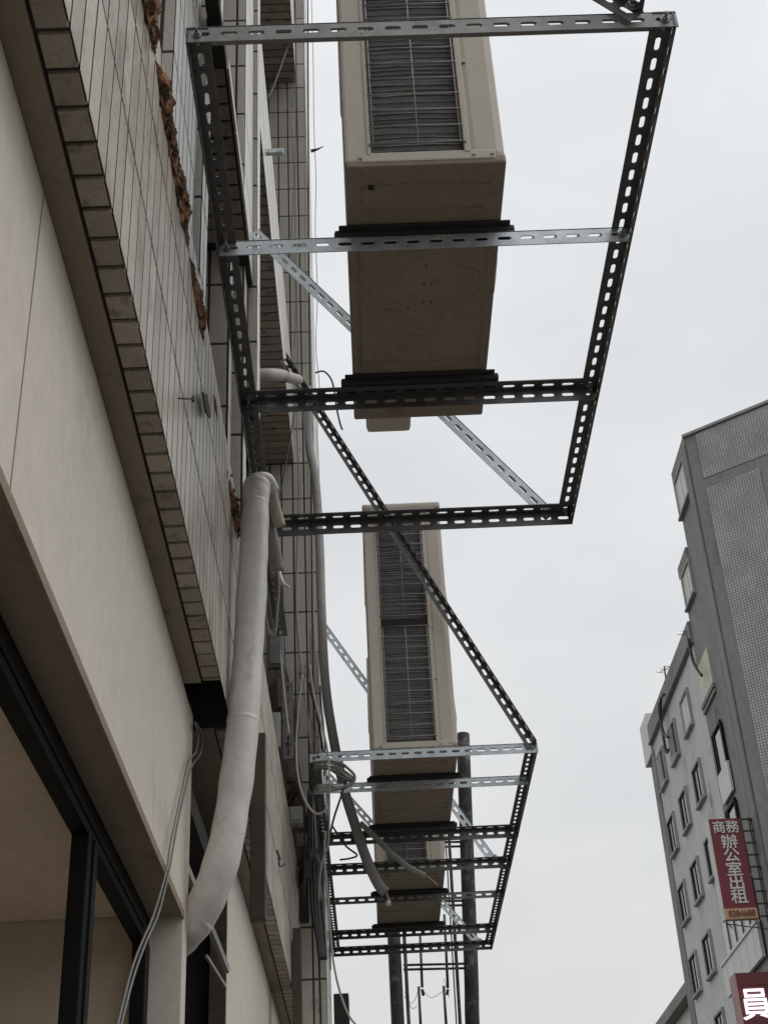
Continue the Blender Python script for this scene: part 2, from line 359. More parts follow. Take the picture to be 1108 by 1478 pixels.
# cream shop front
bm = B(); box(bm, (-.42, YN, .88), (-.384, 2.93, 1.357), .002); part('cream_wall', bm, M['cream'], bld)
bm = B(); box(bm, (-.384, 1.333, .882), (-.3832, 1.336, 1.35)); part('wall_joint', bm, M['board'], bld)
bm = B(); box(bm, (-.47, 2.934, -1.6), (-.383, 3.0, 1.357), .003); part('jamb', bm, M['cream'], bld)
bm = B(); box(bm, (-.47, YN, .874), (-.385, 2.93, .8795)); part('soffit_board', bm, M['board'], bld)
bm = B(); box(bm, (-.3865, YN, .868), (-.3812, 2.93, .886)); part('drip_trim', bm, M['board'], bld)
for (y0, y1) in ((3.87, 4.915), (4.93, YW-.01)):
    bm = B(); box(bm, (-.42, y0, -.2), (-.384, y1, 1.357), .003); part('cream_wall', bm, M['cream'], bld)
bm = B(); box(bm, (-.41, 4.915, -.2), (-.39, 4.93, 1.35)); part('wall_joint', bm, M['dark'], bld)
bm = B(); box(bm, (-.43, 3.855, -.2), (-.386, 3.87, 1.35)); part('corner_trim', bm, M['brown'], bld)
# shop window
bm = B()
box(bm, (-.480, YN, .812), (-.452, 2.93, .873))
fr = part('shop_window', bm, M['darkframe'], bld)
bm = B(); box(bm, (-.505, YN, -1.6), (-.452, 2.93, -1.5)); part('window_sill', bm, M['darkframe'], fr)
bm = B(); box(bm, (-.449, YN, .83), (-.4515, 2.85, .842)); part('header_track', bm, M['darkframe'], fr)
for y in (.2, 2.24):
    bm = B(); box(bm, (-.480, y, -1.5), (-.450, y+.085, .8145), .003); box(bm, (-.4497, y+.03, -1.5), (-.446, y+.05, .812)); part('mullion', bm, M['darkframe'], fr)
bm = B(); box(bm, (-.478, 2.88, -1.5), (-.449, 2.93, .8145), .003); part('window_jamb', bm, M['darkframe'], fr)
# the open bay behind the black frames: its ceiling, end walls and back wall
wallbox('bay_ceiling', (-4.0, YN, .88), (-.474, 2.93, .93), M['blind'])
wallbox('bay_end_wall', (-4.0, 2.936, -1.6), (-.474, 2.99, .93), M['plaster'])
wallbox('bay_end_wall', (-4.0, YN-.1, -1.6), (-.45, YN-.002, .93), M['plaster'])
wallbox('bay_back_wall', (-4.1, YN, -1.6), (-4.002, 2.93, .93), M['plaster'])
wallbox('bay_floor', (-4.0, YN, -1.6), (-.52, 2.93, -1.58), mat('pale_floor_tile', (.55,.52,.47), .4, 0, .08, 4))
# entrance recess between the two shop fronts
wallbox('recess_back', (-1.35, 3.01, -1.6), (-1.3, 4.0, 1.5), M['dark'])
wallbox('recess_side', (-1.3, 3.9, -1.6), (-.44, 3.98, 1.355), M['dark'])
wallbox('recess_ceiling', (-1.3, 3.0, 1.18), (-.40, 3.85, 1.24), M['dark'])
bm = B(); beam(bm, ony(266,1245,3.3), ony(328,1400,3.72), .012, .02); part('diagonal_bar', bm, M['greybox'], bld)
bm = B(); beam(bm, ony(298,1380,3.5), ony(326,1425,3.8), .006, .008); part('diagonal_bar', bm, M['greybox'], bld)
wallbox('transom_beam', (-.62, 3.45, .72), (-.50, 3.87, .80), M['brown'])
bm = B(); box(bm, (-.66, 3.6, .30), (-.42, 3.66, .70)); part('transom_panel', bm, M['board'], bld)
# building fill behind
wallbox('building_body', (-7, YN, .94), (-.82, 12, 11.5), M['stucco'])
wallbox('building_body', (-7, 4.0, -1.6), (-.825, 12, .936), M['stucco'])

# brown steel posts hanging off the spandrel
bm = B(); box(bm, (-.302, 3.60, 1.06), (-.262, 3.64, 1.57), .002); box(bm, (-.302, 3.64, 1.10), (-.297, 3.70, 1.54))
solo('steel_post', bm, M['brown'], 'dark brown steel post bolted to the tiles just right of the wrapped pipe', 'post', (-.28, 3.62, 1.06))
bm = B(); a = ony(430,1341,5.5); box(bm, (a.x-.02, 5.48, .9), (a.x+.012, 5.52, a.z), .002); box(bm, (a.x-.024, 5.52, .95), (a.x-.019, 5.58, a.z-.03))
solo('steel_post', bm, M['brown'], 'thinner brown steel post low on the tiled band near the corner', 'post', (a.x, 5.5, .9))

# ================================================================== slotted steel bracket frames
def bolt(bm, p, axis, r=.008, h=.007):
    p, axis = V(p), V(axis).normalized(); tube(bm, [p-axis*.0006, p+axis*h], r, 6, 1); tube(bm, [p+axis*(h-.001), p+axis*(h+.01)], r*.5, 6, 1)
    tube(bm, [p-axis*.0006, p+axis*.0014], r*1.5, 10, 1)
def obolt(parent, *a, **k):
    b = B(); bolt(b, *a, **k); part('bolt', b, M['bolt'], parent)
XI, XO, HZ = -.262, .618, 2.10
def frame(label, y0, y1, bars, braces, xi=XI, xo=XO, inner_end=None, group='slotted steel bracket frames'):
    f = thing('bracket_frame', label, 'bracket frame', ((xi+xo)/2, (y0+y1)/2, HZ), group)
    bm = B(); angle(bm, (xi, y0, HZ), (xi, inner_end or y1, HZ), (1,0,0), (0,0,-1)); part('side_rail', bm, M['galv2'], f, 'inner rail along the wall')
    bm = B(); angle(bm, (xo, y0, HZ), (xo, y1, HZ), (-1,0,0), (0,0,-1)); part('side_rail', bm, M['galv2'], f, 'outer rail over the street')
    for (y, kind, W, m) in bars:
        bm = B()
        z = HZ-.0035
        if kind == 'n':   # hanging flange towards the viewer, shelf behind it
            angle(bm, (xi+.004, y, HZ+.004), (xo-.004 if y > y0+.01 else xo+.002, y, HZ+.004), (0,0,-1), (0,1,0), W)
        else:             # shelf towards the viewer, flange hanging at the back
            angle(bm, (xi+.004, y, HZ+.004), (xo-.002, y, HZ+.004), (0,-1,0), (0,0,-1), W)
        cb = part('crossbar', bm, M[m], f)
        for x in (xi+.02, xo-.02):
            if kind == 'n': obolt(cb, (x, y-.001, HZ-.018), (0,-1,0), .006)
            obolt(cb, (x, y+(.02 if kind == 'n' else -.02), HZ-.003), (0,0,-1), .0065)
    for (p, q, da, db, m) in braces:
        bm = B(); angle(bm, p, q, da, db, .04, sl=.030, sw=.011)
        br = part('brace', bm, M[m], f)
        d = (V(q)-V(p)).normalized()
        obolt(br, V(q)-d*.03+V(db)*0+V((0,-.004,-.01)), (0,-1,0), .009)
    return f
f1 = frame('nearest slotted steel frame, bolted to the wall above the wrapped pipe', 1.68, 3.375,
    [(1.682,'n',.04,'galvm'), (2.235,'n',.04,'galv'), (2.80,'f',.04,'galv2'), (3.375,'f',.044,'galv2')],
    [((-.262,3.38,3.23), (.575,3.38,2.105), (-.6,0,-.8), (0,1,0), 'galv'), ((-.262,1.672,3.0), (.56,1.672,2.095), (-.6,0,-.8), (0,-1,0), 'galv2')], inner_end=4.05)
f2 = frame('far slotted steel frame with seven crossbars, carrying two tall outdoor units', 5.03, 7.78,
    [(5.032,'n',.04,'galv'), (5.36,'n',.04,'galv'), (5.97,'f',.045,'galv2'), (6.39,'f',.042,'galv2'), (6.86,'n',.035,'galv2'), (7.46,'f',.04,'galv2'), (7.78,'f',.042,'galv2')],
    [((-.262,5.022,4.006), (.665,5.022,2.094), (-.8,0,-.4), (0,-1,0), 'galv2'), ((-.225,6.396,3.49), (.61,6.396,2.10), (-.8,0,-.5), (0,1,0), 'galv'),
     ((-.186,7.784,3.12), (.62,7.784,2.10), (-.8,0,-.6), (0,1,0), 'galv')], xi=-.20, xo=.668)
# thin galvanised upright where the far frame meets the wall clutter
bm = B(); a = ony(418,985,4.9); b = ony(417,1095,4.9)
flange(bm, b+V((-.022,0,0)), (0,0,1), (1,0,0), (a-b).length, .04, .003)
bolt(bm, b+V((0,-.003,.06)), (0,-1,0)); bolt(bm, b+V((0,-.003,.16)), (0,-1,0))
solo('slotted_strip', bm, M['galv2'], 'short upright slotted strip on the wall left of the far frame', 'metal strip', b)
bm = B(); a = ony(378,222,4.3); flange(bm, (a.x, 4.3, a.z-.01), (1,0,0), (0,0,1), .095, .036, .003); beam(bm, (a.x, 4.29, a.z-.012), (a.x+.09, 4.29, a.z-.012), .02, .004)
solo('wall_bracket', bm, M['galv'], 'little pale slotted bracket sticking out of the upper tiles', 'bracket', (a.x, 4.3, a.z))

# ================================================================== air conditioner outdoor units
def acunit(label, x, y, z, W=.326, D=.875, H=1.13, feet=(.17,.70), hook=False):
    t = thing('air_conditioner', label, 'air conditioner', (x+W/2, y, z), 'outdoor units on the brackets')
    # casing: posts, rails, shell
    bm = B()
    box(bm, (x, y+.022, z+.018), (x+W, y+D, z+H-.03), .016)
    fs = B(); fs.free()
    box(bm, (x-.002, y, z+.012), (x+.05, y+.03, z+H-.02), .007)
    box(bm, (x+.248, y, z+.012), (x+W+.001, y+.05, z+H-.02), .018)
    box(bm, (x+.03, y-.001, z+.010), (x+W-.02, y+.028, z+.036), .004)
    box(bm, (x+.03, y-.001, z+H-.06), (x+W-.02, y+.028, z+H-.022), .004)
    box(bm, (x+.243, y-.003, z+.03), (x+.256, y+.01, z+H-.05), .002)
    box(bm, (x+.044, y-.003, z+.03), (x+.052, y+.01, z+H-.05), .002)
    cs = part('casing', bm, M['beige'], t)
    bm = B()
    for zz in (.022, .30, .53, .80, 1.08):
        for xx in (.262, .30) if zz in (.022, 1.08) else (.262,): tube(bm, [(x+xx, y+.003, z+zz), (x+xx, y-.0045, z+zz)], .004, 10, 1)
    tube(bm, [(x+.03, y+.003, z+.022), (x+.03, y-.0045, z+.022)], .004, 10, 1); part('screws', bm, M['bolt'], cs)
    bm = B(); box(bm, (x-.003, y-.004, z+H-.03), (x+W+.003, y+D+.002, z+H), .01); part('top_cover', bm, M['beige'], t)
    # coil with its hairpin tubes
    bm = B(); box(bm, (x+.052, y+.014, z+.037), (x+.243, y+.021, z+H-.061)); co = part('coil', bm, M['fin'], t)
    bm = B(); zz = .05
    while zz < H-.07:
        pts = [(x+.056, y+.013, z+zz)]+[(x+.056+.185*k/6, y+.013+random.uniform(-.0008,.0008), z+zz+.0035*math.sin(PI*k/6)+random.uniform(-.0006,.0006)) for k in range(1,6)]+[(x+.241, y+.013, z+zz)]
        tube(bm, pts, random.choice([.0008,.0012,.0019]), 5, 1); zz += random.choice([.009,.013,.016,.021])
    part('coil_tubes', bm, M['tubem'], co)
    bm = B(); box(bm, (x+.052, y+.004, z+.545), (x+.243, y+.013, z+.575)); part('coil_divider', bm, M['dark'], t)
    # wire guards, one for each coil half
    for (g0, g1) in ((.055,.535), (.585,1.065)):
        bm = B()
        for xx in (.058, .15, .237): cyl(bm, (x+xx, y-.006, z+g0), (x+xx, y-.006, z+g1), .0016, 6)
        n = 11
        for k in range(n): 
            zz = g0+(g1-g0)*k/(n-1); cyl(bm, (x+.05, y-.008, z+zz), (x+.246, y-.008, z+zz), .0013, 6)
        for zz in (g0, g1):
            for xx in (.05,.246): cyl(bm, (x+xx, y-.008, z+zz), (x+xx, y+.004, z+zz), .003, 6)
        part('wire_guard', bm, M['wire'], t)
    # base pan with embossing
    bm = B(); box(bm, (x-.001, y+.002, z), (x+W+.001, y+D, z+.024), .006)
    sc = [(.05,.44),(.10,.455),(.115,.49),(.13,.535),(.165,.545),(.20,.53),(.205,.49),(.215,.45),(.25,.42),(.285,.40),(.29,.34),(.25,.31),(.22,.29),(.225,.25)]
    tube(bm, [(x+a_, y+b_, z+.0015) for a_, b_ in sc], .0035, 8, 6)
    tube(bm, [(x+a_, y+b_, z+.002) for a_, b_ in ((.06,.24),(.09,.27),(.12,.265),(.14,.24))], .0035, 8, 6)
    tube(bm, [(x+.03,y+.06,z),(x+.15,y+.055,z),(x+W-.03,y+.06,z)], .0025, 6, 4); tube(bm, [(x+.03,y+.13,z),(x+.29,y+.128,z)], .003, 6, 1)
    for dx in (.02, W-.02): tube(bm, [(x+dx,y+.2,z),(x+dx,y+.66,z)], .0025, 6, 1)
    tube(bm, [(x+.02,y+.64,z),(x+.15,y+.645,z),(x+W-.02,y+.64,z)], .003, 6, 4)
    pn = part('base_pan', bm, M['pan'], t)
    bm = B()
    for (px, py) in ((.05,.06),): tube(bm, [(x+px,y+py,z-.0025),(x+px,y+py,z-.0008)], .0075, 12, 1)
    part('drain_hole', bm, M['dark'], pn); bm = B()
    for (px, py) in ((.165,.36),(.182,.36),(.165,.42),(.182,.42),(.168,.30),(.13,.44)): box(bm, (x+px,y+py,z-.0015), (x+px+.0022,y+py+.010,z-.0008))
    part('vent_slots', bm, M['dark'], pn)
    for fy in feet:
        bm = B(); box(bm, (x-.03, y+fy-.004, z-.0185), (x+W+.03, y+fy+.042, z-.001), .006); box(bm, (x-.02, y+fy-.018, z-.006), (x+W+.02, y+fy+.05, z-.0015), .002); part('foot', bm, M['rubber'], t)
    # fans on the street side
    for fz in (.29, .83):
        bm = B(); c = V((x+W, y+D*.52, z+fz))
        for k in range(1, 9):
            r = .245*k/8; h = .026*(1-(r/.245)**2)+.004
            tube(bm, [c+V((h, r*math.cos(a), r*math.sin(a))) for a in [2*PI*j/28 for j in range(29)]], .002, 5, 1, cap=False)
        for j in range(8):
            a = 2*PI*j/8; tube(bm, [c+V((.026*(1-(s)**2)+.006, .245*s*math.cos(a), .245*s*math.sin(a))) for s in (0,.3,.6,.85,1)], .002, 5, 1)
        fg = part('fan_guard', bm, M['beige'], t)
        bm = B(); tube(bm, [c+V((-.002,0,0)), c+V((.004,0,0))], .235, 28, 1); part('fan_opening', bm, M['dark'], fg)
    if hook is not None:
        bm = B(); box(bm, (x+.03, y+D, z+.006), (x+.145, y+D+.07, z+.30), .012); part('valve_cover', bm, M['beige'], t)
    return t
ac1 = acunit('nearest beige air conditioner outdoor unit, its dark underside filling the near frame', .016, 2.052, 2.124, feet=(.185,.70))
ac2 = acunit('middle beige air conditioner outdoor unit standing on the front half of the far frame', .046, 5.10, 2.124, feet=(.26,.82))
ac3 = acunit('farthest beige air conditioner outdoor unit, mostly hidden behind the middle one', .046, 6.56, 2.124, D=.93, feet=(.30,.86))

# ================================================================== wrapped pipe and trunking
bm = B()
pts = [ony(371,699,3.03), ony(369,720,3.02), ony(367,780,3.0), ony(363,860,2.99), ony(357,960,2.98), ony(349,1060,2.965), ony(338,1150,2.96), ony(322,1235,2.96), ony(296,1305,2.99), ony(268,1347,3.05), ony(240,1368,3.14)]
rad = lambda t: .034+.0058*t+.0011*math.sin(t*37)*math.sin(t*11+1)+.0007*math.sin(t*90)
tube(bm, pts, rad, 24, 16)
pipe = thing('wrapped_pipe', 'thick white tape wrapped pipe curving down the wall into the shop entrance', 'pipe', pts[4])
part('pipe_run', bm, M['tape'], pipe)
for i, (a, b) in enumerate((((368.5,728),3.017), ((366,789),3.0), ((350.5,1040),2.967), ((287,1321),3.005))):
    p = ony(*a, b); q = ony(a[0]+(-.6 if i < 3 else -9), a[1]+7+(2 if i<3 else 0), b)
    d = (q-p).normalized()
    bm = B(); tube(bm, [p-d*.006, p, p+d*.004, p+d*.0045], (lambda t, R_=(.0343,.0350,.0372,.0404)[i]: R_-(.0012 if t < .1 else 0)), 24, 1); part('tape_collar', bm, M['tape'], pipe)
bm = B(); tube(bm, [ony(364,695,3.04), ony(383,693,3.06), ony(392,708,3.09)], .021, 14, 6); part('elbow', bm, M['tape'], pipe)
bm = B(); tube(bm, [ony(384,696,3.08), ony(391,712,3.1), ony(397,735,3.12), ony(404,760,3.14)], .0165, 10, 6)
tk = thing('pipe_trunking', 'beige plastic trunking behind the top of the wrapped pipe', 'trunking', ony(398,742,3.36)); part('long_run', bm, M['beige_pipe'], tk)
bm = B(); tube(bm, [ony(378,705,3.1), ony(384,740,3.14), ony(392,780,3.18), ony(401,825,3.22)], .019, 10, 6); part('second_run', bm, M['grey_pipe'], tk)
bm = B(); tube(bm, [ony(399,812,3.6), ony(402,828,3.6), ony(408,842,3.6), ony(418,848,3.6)], lambda t: .012-.008*t, 8, 6); part('hook_end', bm, M['tape'], tk)
# pipe poking through the upper wall
bm = B(); tube(bm, [ony(366,543,4.2), ony(388,541,4.22), ony(402,541,4.3), ony(418,545,4.42), ony(430,548,4.6)], lambda t: .026-.005*t, 14, 8)
pp = thing('wall_pipe', 'short white wrapped pipe crossing under the upper tiled ledge', 'pipe', ony(388,541,4.22)); part('pipe_run', bm, mat('soiled_pipe_wrap', (.38,.355,.32), .6, 0, .15, 9, .3, (.2,.18,.15)), pp)
bm = B(); p = ony(409,543,4.355); tube(bm, [p, p+V((.006,.006,0))], .0265, 14, 1); part('strap', bm, M['cable_k'], pp)
# grey insulated pipe at the wing corner with bare ends
YP = 5.85
bm = B(); tube(bm, [ony(444,560,6.1), ony(446,640,6.1), ony(455,690,6.05), ony(461,780,6.0), ony(464,880,5.95), ony(469,980,5.9), ony(480,1060,YP), ony(497,1140,YP), ony(512,1190,5.8), ony(528,1238,5.8), ony(545,1275,5.8), ony(556,1288,5.8)], lambda t: .022, 12, 8)
gp = thing('insulated_pipe', 'long grey insulated pipe hanging down the corner through the far frame, copper end bare', 'pipe', ony(480,1060,YP)); part('sleeve', bm, M['grey_pipe'], gp)
bm = B(); tube(bm, [ony(556,1288,5.8), ony(560,1298,5.8), ony(560,1306,5.8)], .006, 8, 4); part('bare_tube', bm, M['copper'], gp)
bm = B(); tube(bm, [ony(560,1300,5.79), ony(560,1307,5.79)], .010, 8, 1); part('end_cap', bm, M['tape'], gp)
bm = B(); tube(bm, [ony(520,1188,5.75), ony(545,1212,5.75), ony(565,1232,5.75), ony(590,1252,5.75), ony(613,1264,5.75)], .0125, 10, 8)
gp = thing('insulated_pipe', 'thinner insulated pipe end sagging across the underside of the far frame', 'pipe', ony(565,1232,5.75)); part('sleeve', bm, M['grey_pipe'], gp)
bm = B(); tube(bm, [ony(612,1263,5.75), ony(622,1270,5.75), ony(632,1279,5.75)], .004, 8, 4); part('bare_tube', bm, M['copper'], gp)

# ================================================================== cables
def cable(pts, r, m, label, cat='cable', n=6, group=None, sub=6, name='cable'):
    bm = B(); tube(bm, pts, r*.88, n, sub); return solo(name, bm, M[m], label, cat, V(pts[0]), group)
Y = lambda y, *ps: [ony(a, b, y) for a, b in ps]
Xp = lambda x, *ps: [onx(a, b, x) for a, b in ps]
q = [(281,1043),(286,1060),(283,1085),(272,1100),(262,1145),(252,1190),(245,1225),(240,1258),(222,1320),(205,1360),(190,1400),(172,1470),(166,1500)]
bm = B(); tube(bm, [ony(a,b,2.9+.0*i) if 0 else onx(a,b,-.372) for i,(a,b) in enumerate(q)], .0022, 6, 6)
q2 = [(283,1043),(292,1062),(289,1088),(276,1108),(265,1150),(255,1196),(250,1225),(243,1262),(229,1318),(210,1362),(193,1410),(176,1475),(172,1500)]
tube(bm, [onx(a,b,-.370) for a, b in q2], .0022, 6, 6)
solo('cable', bm, M['cable_g'], 'pair of pale cables drooping loosely across the cream wall and window', 'cable', onx(240,1258,-.371))
cable(Y(6.25,(449,-20),(452,90),(453,180),(456,260),(455,330),(458,420),(456,500),(461,560),(458,620),(461,700),(463,800),(466,900)), .0025, 'cable_g', 'thin wavy cable hanging free just outside the wing corner')
cable(Y(6.2,(444,-20),(445,200),(446,400),(449,700),(451,900),(455,1150),(463,1478),(464,1500)), .006, 'cable_k', 'straight black cable running the full height of the wing corner')
cable(Y(6.22,(438,-20),(440,200),(441,450),(444,640),(447,900),(452,1200)), .003, 'cable_w', 'pale wire beside the black corner cable')
cable(Y(6.22,(452,640),(451,760),(452,860),(455,960),(462,1100),(466,1240)), .0035, 'cable_w', 'pale thin conduit between black cable and grey pipe')
cable(Y(6.23,(421,-10),(423,100),(424,140),(419,160),(424,235),(423,290),(421,345),(427,420),(425,500)), .0028, 'cable_g', 'kinked grey cable on the upper wing tiles')
cable(Y(6.23,(416,-10),(424,60),(427,150),(426,300),(428,420),(430,520),(428,600),(431,700),(428,800),(427,880),(434,980)), .0035, 'cable_g', 'grey cable snaking down the middle of the wing tiles')
cable(Y(6.1,(436,700),(431,780),(428,860),(431,920),(440,1000),(448,1080),(452,1150),(458,1260)), .004, 'cable_w', 'pale cable slanting over the lower wing tiles')
cable(Y(5.6,(426,560),(424,600),(416,650),(409,690),(402,725)), .004, 'cable_b', 'dark blue cable slanting across the tiled ledge')
cable(Y(6.0,(420,55),(412,75),(402,105),(393,128),(386,142)), .008, 'cable_g', 'grey conduit slanting across the top tiled ledge')
cable(Y(5.9,(455,538),(467,536),(477,546),(482,562),(486,590),(491,612),(494,620)), .0055, 'cable_k', 'black cable hooking out from the corner above the near frame')
cable(Y(4.7,(436,975),(432,1010),(428,1060),(428,1100),(432,1130),(440,1155),(452,1172),(464,1174),(473,1160),(475,1120),(472,1080),(462,1040),(452,1000),(447,960)), .0045, 'cable_w', 'large drooping cable loop hanging in front of the far frame')
cable(Y(4.65,(475,1120),(475,1180),(473,1220),(466,1240),(462,1262),(460,1300)), .0042, 'cable_g', 'grey cable tail dropping below the drooping loop')
cable(Y(5.2,(470,1200),(468,1240),(474,1300),(480,1380),(490,1430),(503,1465),(516,1482)), .0045, 'cable_w', 'pale cable sweeping off towards the bottom from the far frame')
cable(Y(5.0,(500,1125),(492,1150),(482,1180),(476,1205)), .005, 'cable_k', 'short black cable hanging below the coiled bundle')
cable(Y(5.6,(478,1190),(488,1205),(500,1222),(515,1234),(505,1239),(490,1241)), .0045, 'cable_k', 'black wire with a bent end under the third crossbar')
cable(Y(3.55,(380,835),(381,870),(386,905),(392,918),(397,912),(400,880),(402,850),(400,820)), .005, 'cable_g', 'narrow grey cable loop beside the wrapped pipe')
cable(Y(4.6,(402,912),(406,960),(411,1010),(417,1060)), .005, 'cable_w', 'pale cable running down to the upright slotted strip')
bm = B()
for k in range(7):
    j = lambda t: random.uniform(-t, t); e = k*3.2
    tube(bm, Y(4.85+.03*k, (453+j(2),1100+e*.5),(472+j(2),1098+e*.6+j(1)),(490+j(2),1101+e*.9+j(1)),(504+j(3),1109+e+j(2)),(512-e*.3,1120+e*.5),(508-e*.2,1132),(495+j(3),1137+j(2)),(480,1141-e*.3),(458+j(3),1143-e*.5)), random.choice([.003,.0045,.0055]), 6, 6)
solo('cable_coil', bm, M['cable_g'], 'coiled bundle of grey cables lying on the far frame by the corner', 'cable coil', ony(480,1120,4.9))
# stub of iron and wire ties
bm = B(); a = ony(449,218,6.1); b = ony(467,211,6.1); tube(bm, [a, (a+b)/2+V((0,0,-.006)), b], lambda t: .011*(1-t*.85), 8, 4)
solo('iron_spike', bm, M['cable_k'], 'dark pointed iron stub sticking out of the wing corner', 'spike', a)
bm = B(); a = onx(258,575,-.285); b = onx(279,576,-.270); tube(bm, [a,b], .0018, 6, 1); tube(bm, [b+V((0,0,-.006)), b+V((0,0,.006))], .0025, 6, 1)
solo('wire_nail', bm, M['cable_k'], 'thin black nail poking from the near tiled band', 'nail', a)
bm = B(); a = onx(296,585,-.285)
quadbox(bm, [onx(291,566,-.291), onx(297,570,-.291), onx(301,590,-.291), onx(302,604,-.291), onx(296,596,-.291), onx(293,583,-.291)], (.0035,0,0))
solo('broken_clip', bm, M['cable_k'], 'black broken clip on the near tiled band beside the rusty sill', 'clip', a)
bm = B(); a = onx(410,1240,-.285); b = onx(402,1234,-.29); tube(bm, [b, onx(404,1250,-.285), onx(412,1247,-.28)], .003, 6, 4); tube(bm, [onx(400,1228,-.285), onx(404,1240,-.28)], .004, 6, 1)
solo('wire_tie', bm, M['cable_k'], 'twisted wire stub on the lower tiled band beyond the brown post', 'wire', a)

# ================================================================== electrical clutter under the far frame
def ebox(a, b, y, d, m, label, lid=True):
    p = ony(*a, y); q = ony(*b, y); lo = V((min(p.x,q.x), y, min(p.z,q.z))); hi = V((max(p.x,q.x), y+d, max(p.z,q.z)))
    t = thing('electrical_box', label, 'electrical box', ((lo.x+hi.x)/2, y, lo.z), 'boxes on the wall')
    bm = B(); box(bm, lo, hi, .004); part('housing', bm, M[m], t)
    if lid:
        bm = B(); box(bm, (lo.x+.008, y-.006, lo.z+.01), (hi.x-.008, y+.0, hi.z-.01), .003); part('lid', bm, M[m], t)
    bm = B(); tube(bm, [((lo.x+hi.x)/2, y+d/2, lo.z), ((lo.x+hi.x)/2+.004, y+d/2, lo.z-.02), ((lo.x+hi.x)/2+.02, y+d/2+.02, lo.z-.03)], .003, 6, 4); part('cable_gland', bm, M['cable_k'], t)
    return t
ebox((416,1164),(437,1187), 5.5, .06, 'greybox', 'pale grey electrical box low behind the drooping cable loop')
ebox((427,1202),(442,1219), 5.9, .05, 'cable_g', 'dark grey electrical box beneath the pale one')
ebox((412,1098),(426,1126), 5.3, .05, 'brown', 'dark brown box just under the upright slotted strip')
ebox((447,1100),(464,1136), 5.6, .05, 'cable_k', 'black box behind the coiled cable bundle')
ebox((386,908),(409,962), 4.6, .03, 'galv2', 'dull metal box beside the wrapped pipe under the small cable loop')
ebox((391,1028),(405,1078), 4.9, .03, 'greybox', 'pale plate left of the upright slotted strip')
bm = B()
pl = [ony(a, b, 6.2) for a, b in ((386,830),(408,830),(412,960),(424,1010),(430,1090),(443,1180),(446,1330),(420,1330),(400,1150),(384,1000))]
quadbox(bm, pl, (0,.03,0))  # dark sheet added behind the wall clutter to darken this stretch
for (a, b, c, d) in ((384,968,408,974),(387,976,404,1022),(392,1024,406,1028),(408,1128,426,1136),(410,1140,430,1147),(412,1150,432,1160),(425,1192,444,1196),(428,1222,444,1228),(430,1236,444,1262)):
    p = ony(a, b, 5.9); q = ony(c, d, 5.9); beam(bm, (p.x, 6.1, (p.z+q.z)/2), (q.x, 5.95+random.uniform(-.05,.05), (p.z+q.z)/2+random.uniform(-.02,.03)), .02, abs(p.z-q.z))
solo('clutter_backing', bm, M['brown'], 'added dark sheet with stacked brackets running down the tiles left of the black corner cable', 'backing sheet', pl[5])
for i, (q, m_, r_) in enumerate((
    ([(408,905),(410,960),(414,1010),(422,1060),(428,1090)], 'cable_g', .004), ([(447,900),(450,960),(446,1010),(452,1060),(450,1090),(456,1150)], 'cable_w', .0035),
    ([(446,985),(452,1010),(460,1045),(466,1085),(470,1110)], 'cable_k', .006), ([(456,940),(458,990),(455,1040),(459,1100),(457,1170)], 'cable_w', .004),
    ([(462,990),(464,1030),(469,1070),(468,1120)], 'cable_k', .004), ([(425,1090),(427,1130),(437,1170),(440,1230),(438,1300)], 'cable_k', .005),
    ([(431,980),(432,1040),(429,1080),(434,1140)], 'cable_g', .003), ([(470,1085),(472,1140),(473,1230),(476,1330),(477,1400)], 'cable_k', .0035))):
    cable(Y(5.95-.04*i, *q), r_, m_, ['thin grey cable left of the slotted strip','pale cable wriggling right beside the black corner cable','thick black cable slanting to the coiled bundle','pale flat cable in the middle of the corner tangle','short black cable under the grey insulated pipe','black cable behind the pale electrical box','grey wire beside the top of the drooping loop','long black wire hanging along the near crossbar ends'][i])
bm = B(); p = ony(447,1140,6.18)
for k in range(5): tube(bm, Y(6.1+.03*k, (446+3*k,1140),(445+4*k,1200),(448+4*k,1260),(450+3.5*k,1310),(457+2.5*k,1350),(461+2*k,1385)), .007+.003*(k%3), 6, 5)
solo('cable_bundle', bm, M['cable_k'], 'dense dark bundle of cables running down the lower wing corner', 'cables', p)
bm = B(); tube(bm, Y(5.98,(455,1235),(460,1250),(459,1275),(463,1300)), .012, 8, 6); box(bm, ony(446,1225,6.0), ony(470,1242,6.05))
solo('junction_box', bm, M['cable_g'], 'dark junction box with stub at the wing corner under the frame', 'junction box', ony(455,1235,6.0))

# ================================================================== sign structure behind the far frame
sf = thing('pole_structure', 'tall weathered black steel pole frame rising behind the farthest outdoor unit', 'steel frame', (.5, 12, -1.6))
bm = B(); tube(bm, [(.205+.0,12.0,-1.6), (.205,12,2.2), (.215,12,5.0)], .054, 16, 6); part('pole', bm, M['rustpole'], sf)
bm = B(); tube(bm, [(.70,12.0,-1.6), (.80,12,2.2), (.838,12,3.05), (.928,12,5.13)], .060, 16, 6); part('pole', bm, M['rustpole'], sf)
bm = B()
for a, b, r in (((.29,12,-1.6),(.298,12,4.8),.015), ((.66,12,-1.6),(.815-.07,12,5.1),.014), ((.63,12,-1.6),(.785-.07,12,5.1),.006)): cyl(bm, a, b, r, 8)
part('inner_upright', bm, M['rustpole'], sf)
for v in (1215, 1300, 1391):
    bm = B()
    for dv in (0, 6.5):
        p = ony(582, v+dv+2, 12); q = ony(669, v+dv, 12); cyl(bm, p, q, .010, 6)
    part('crossbar', bm, M['rustpole'], sf)
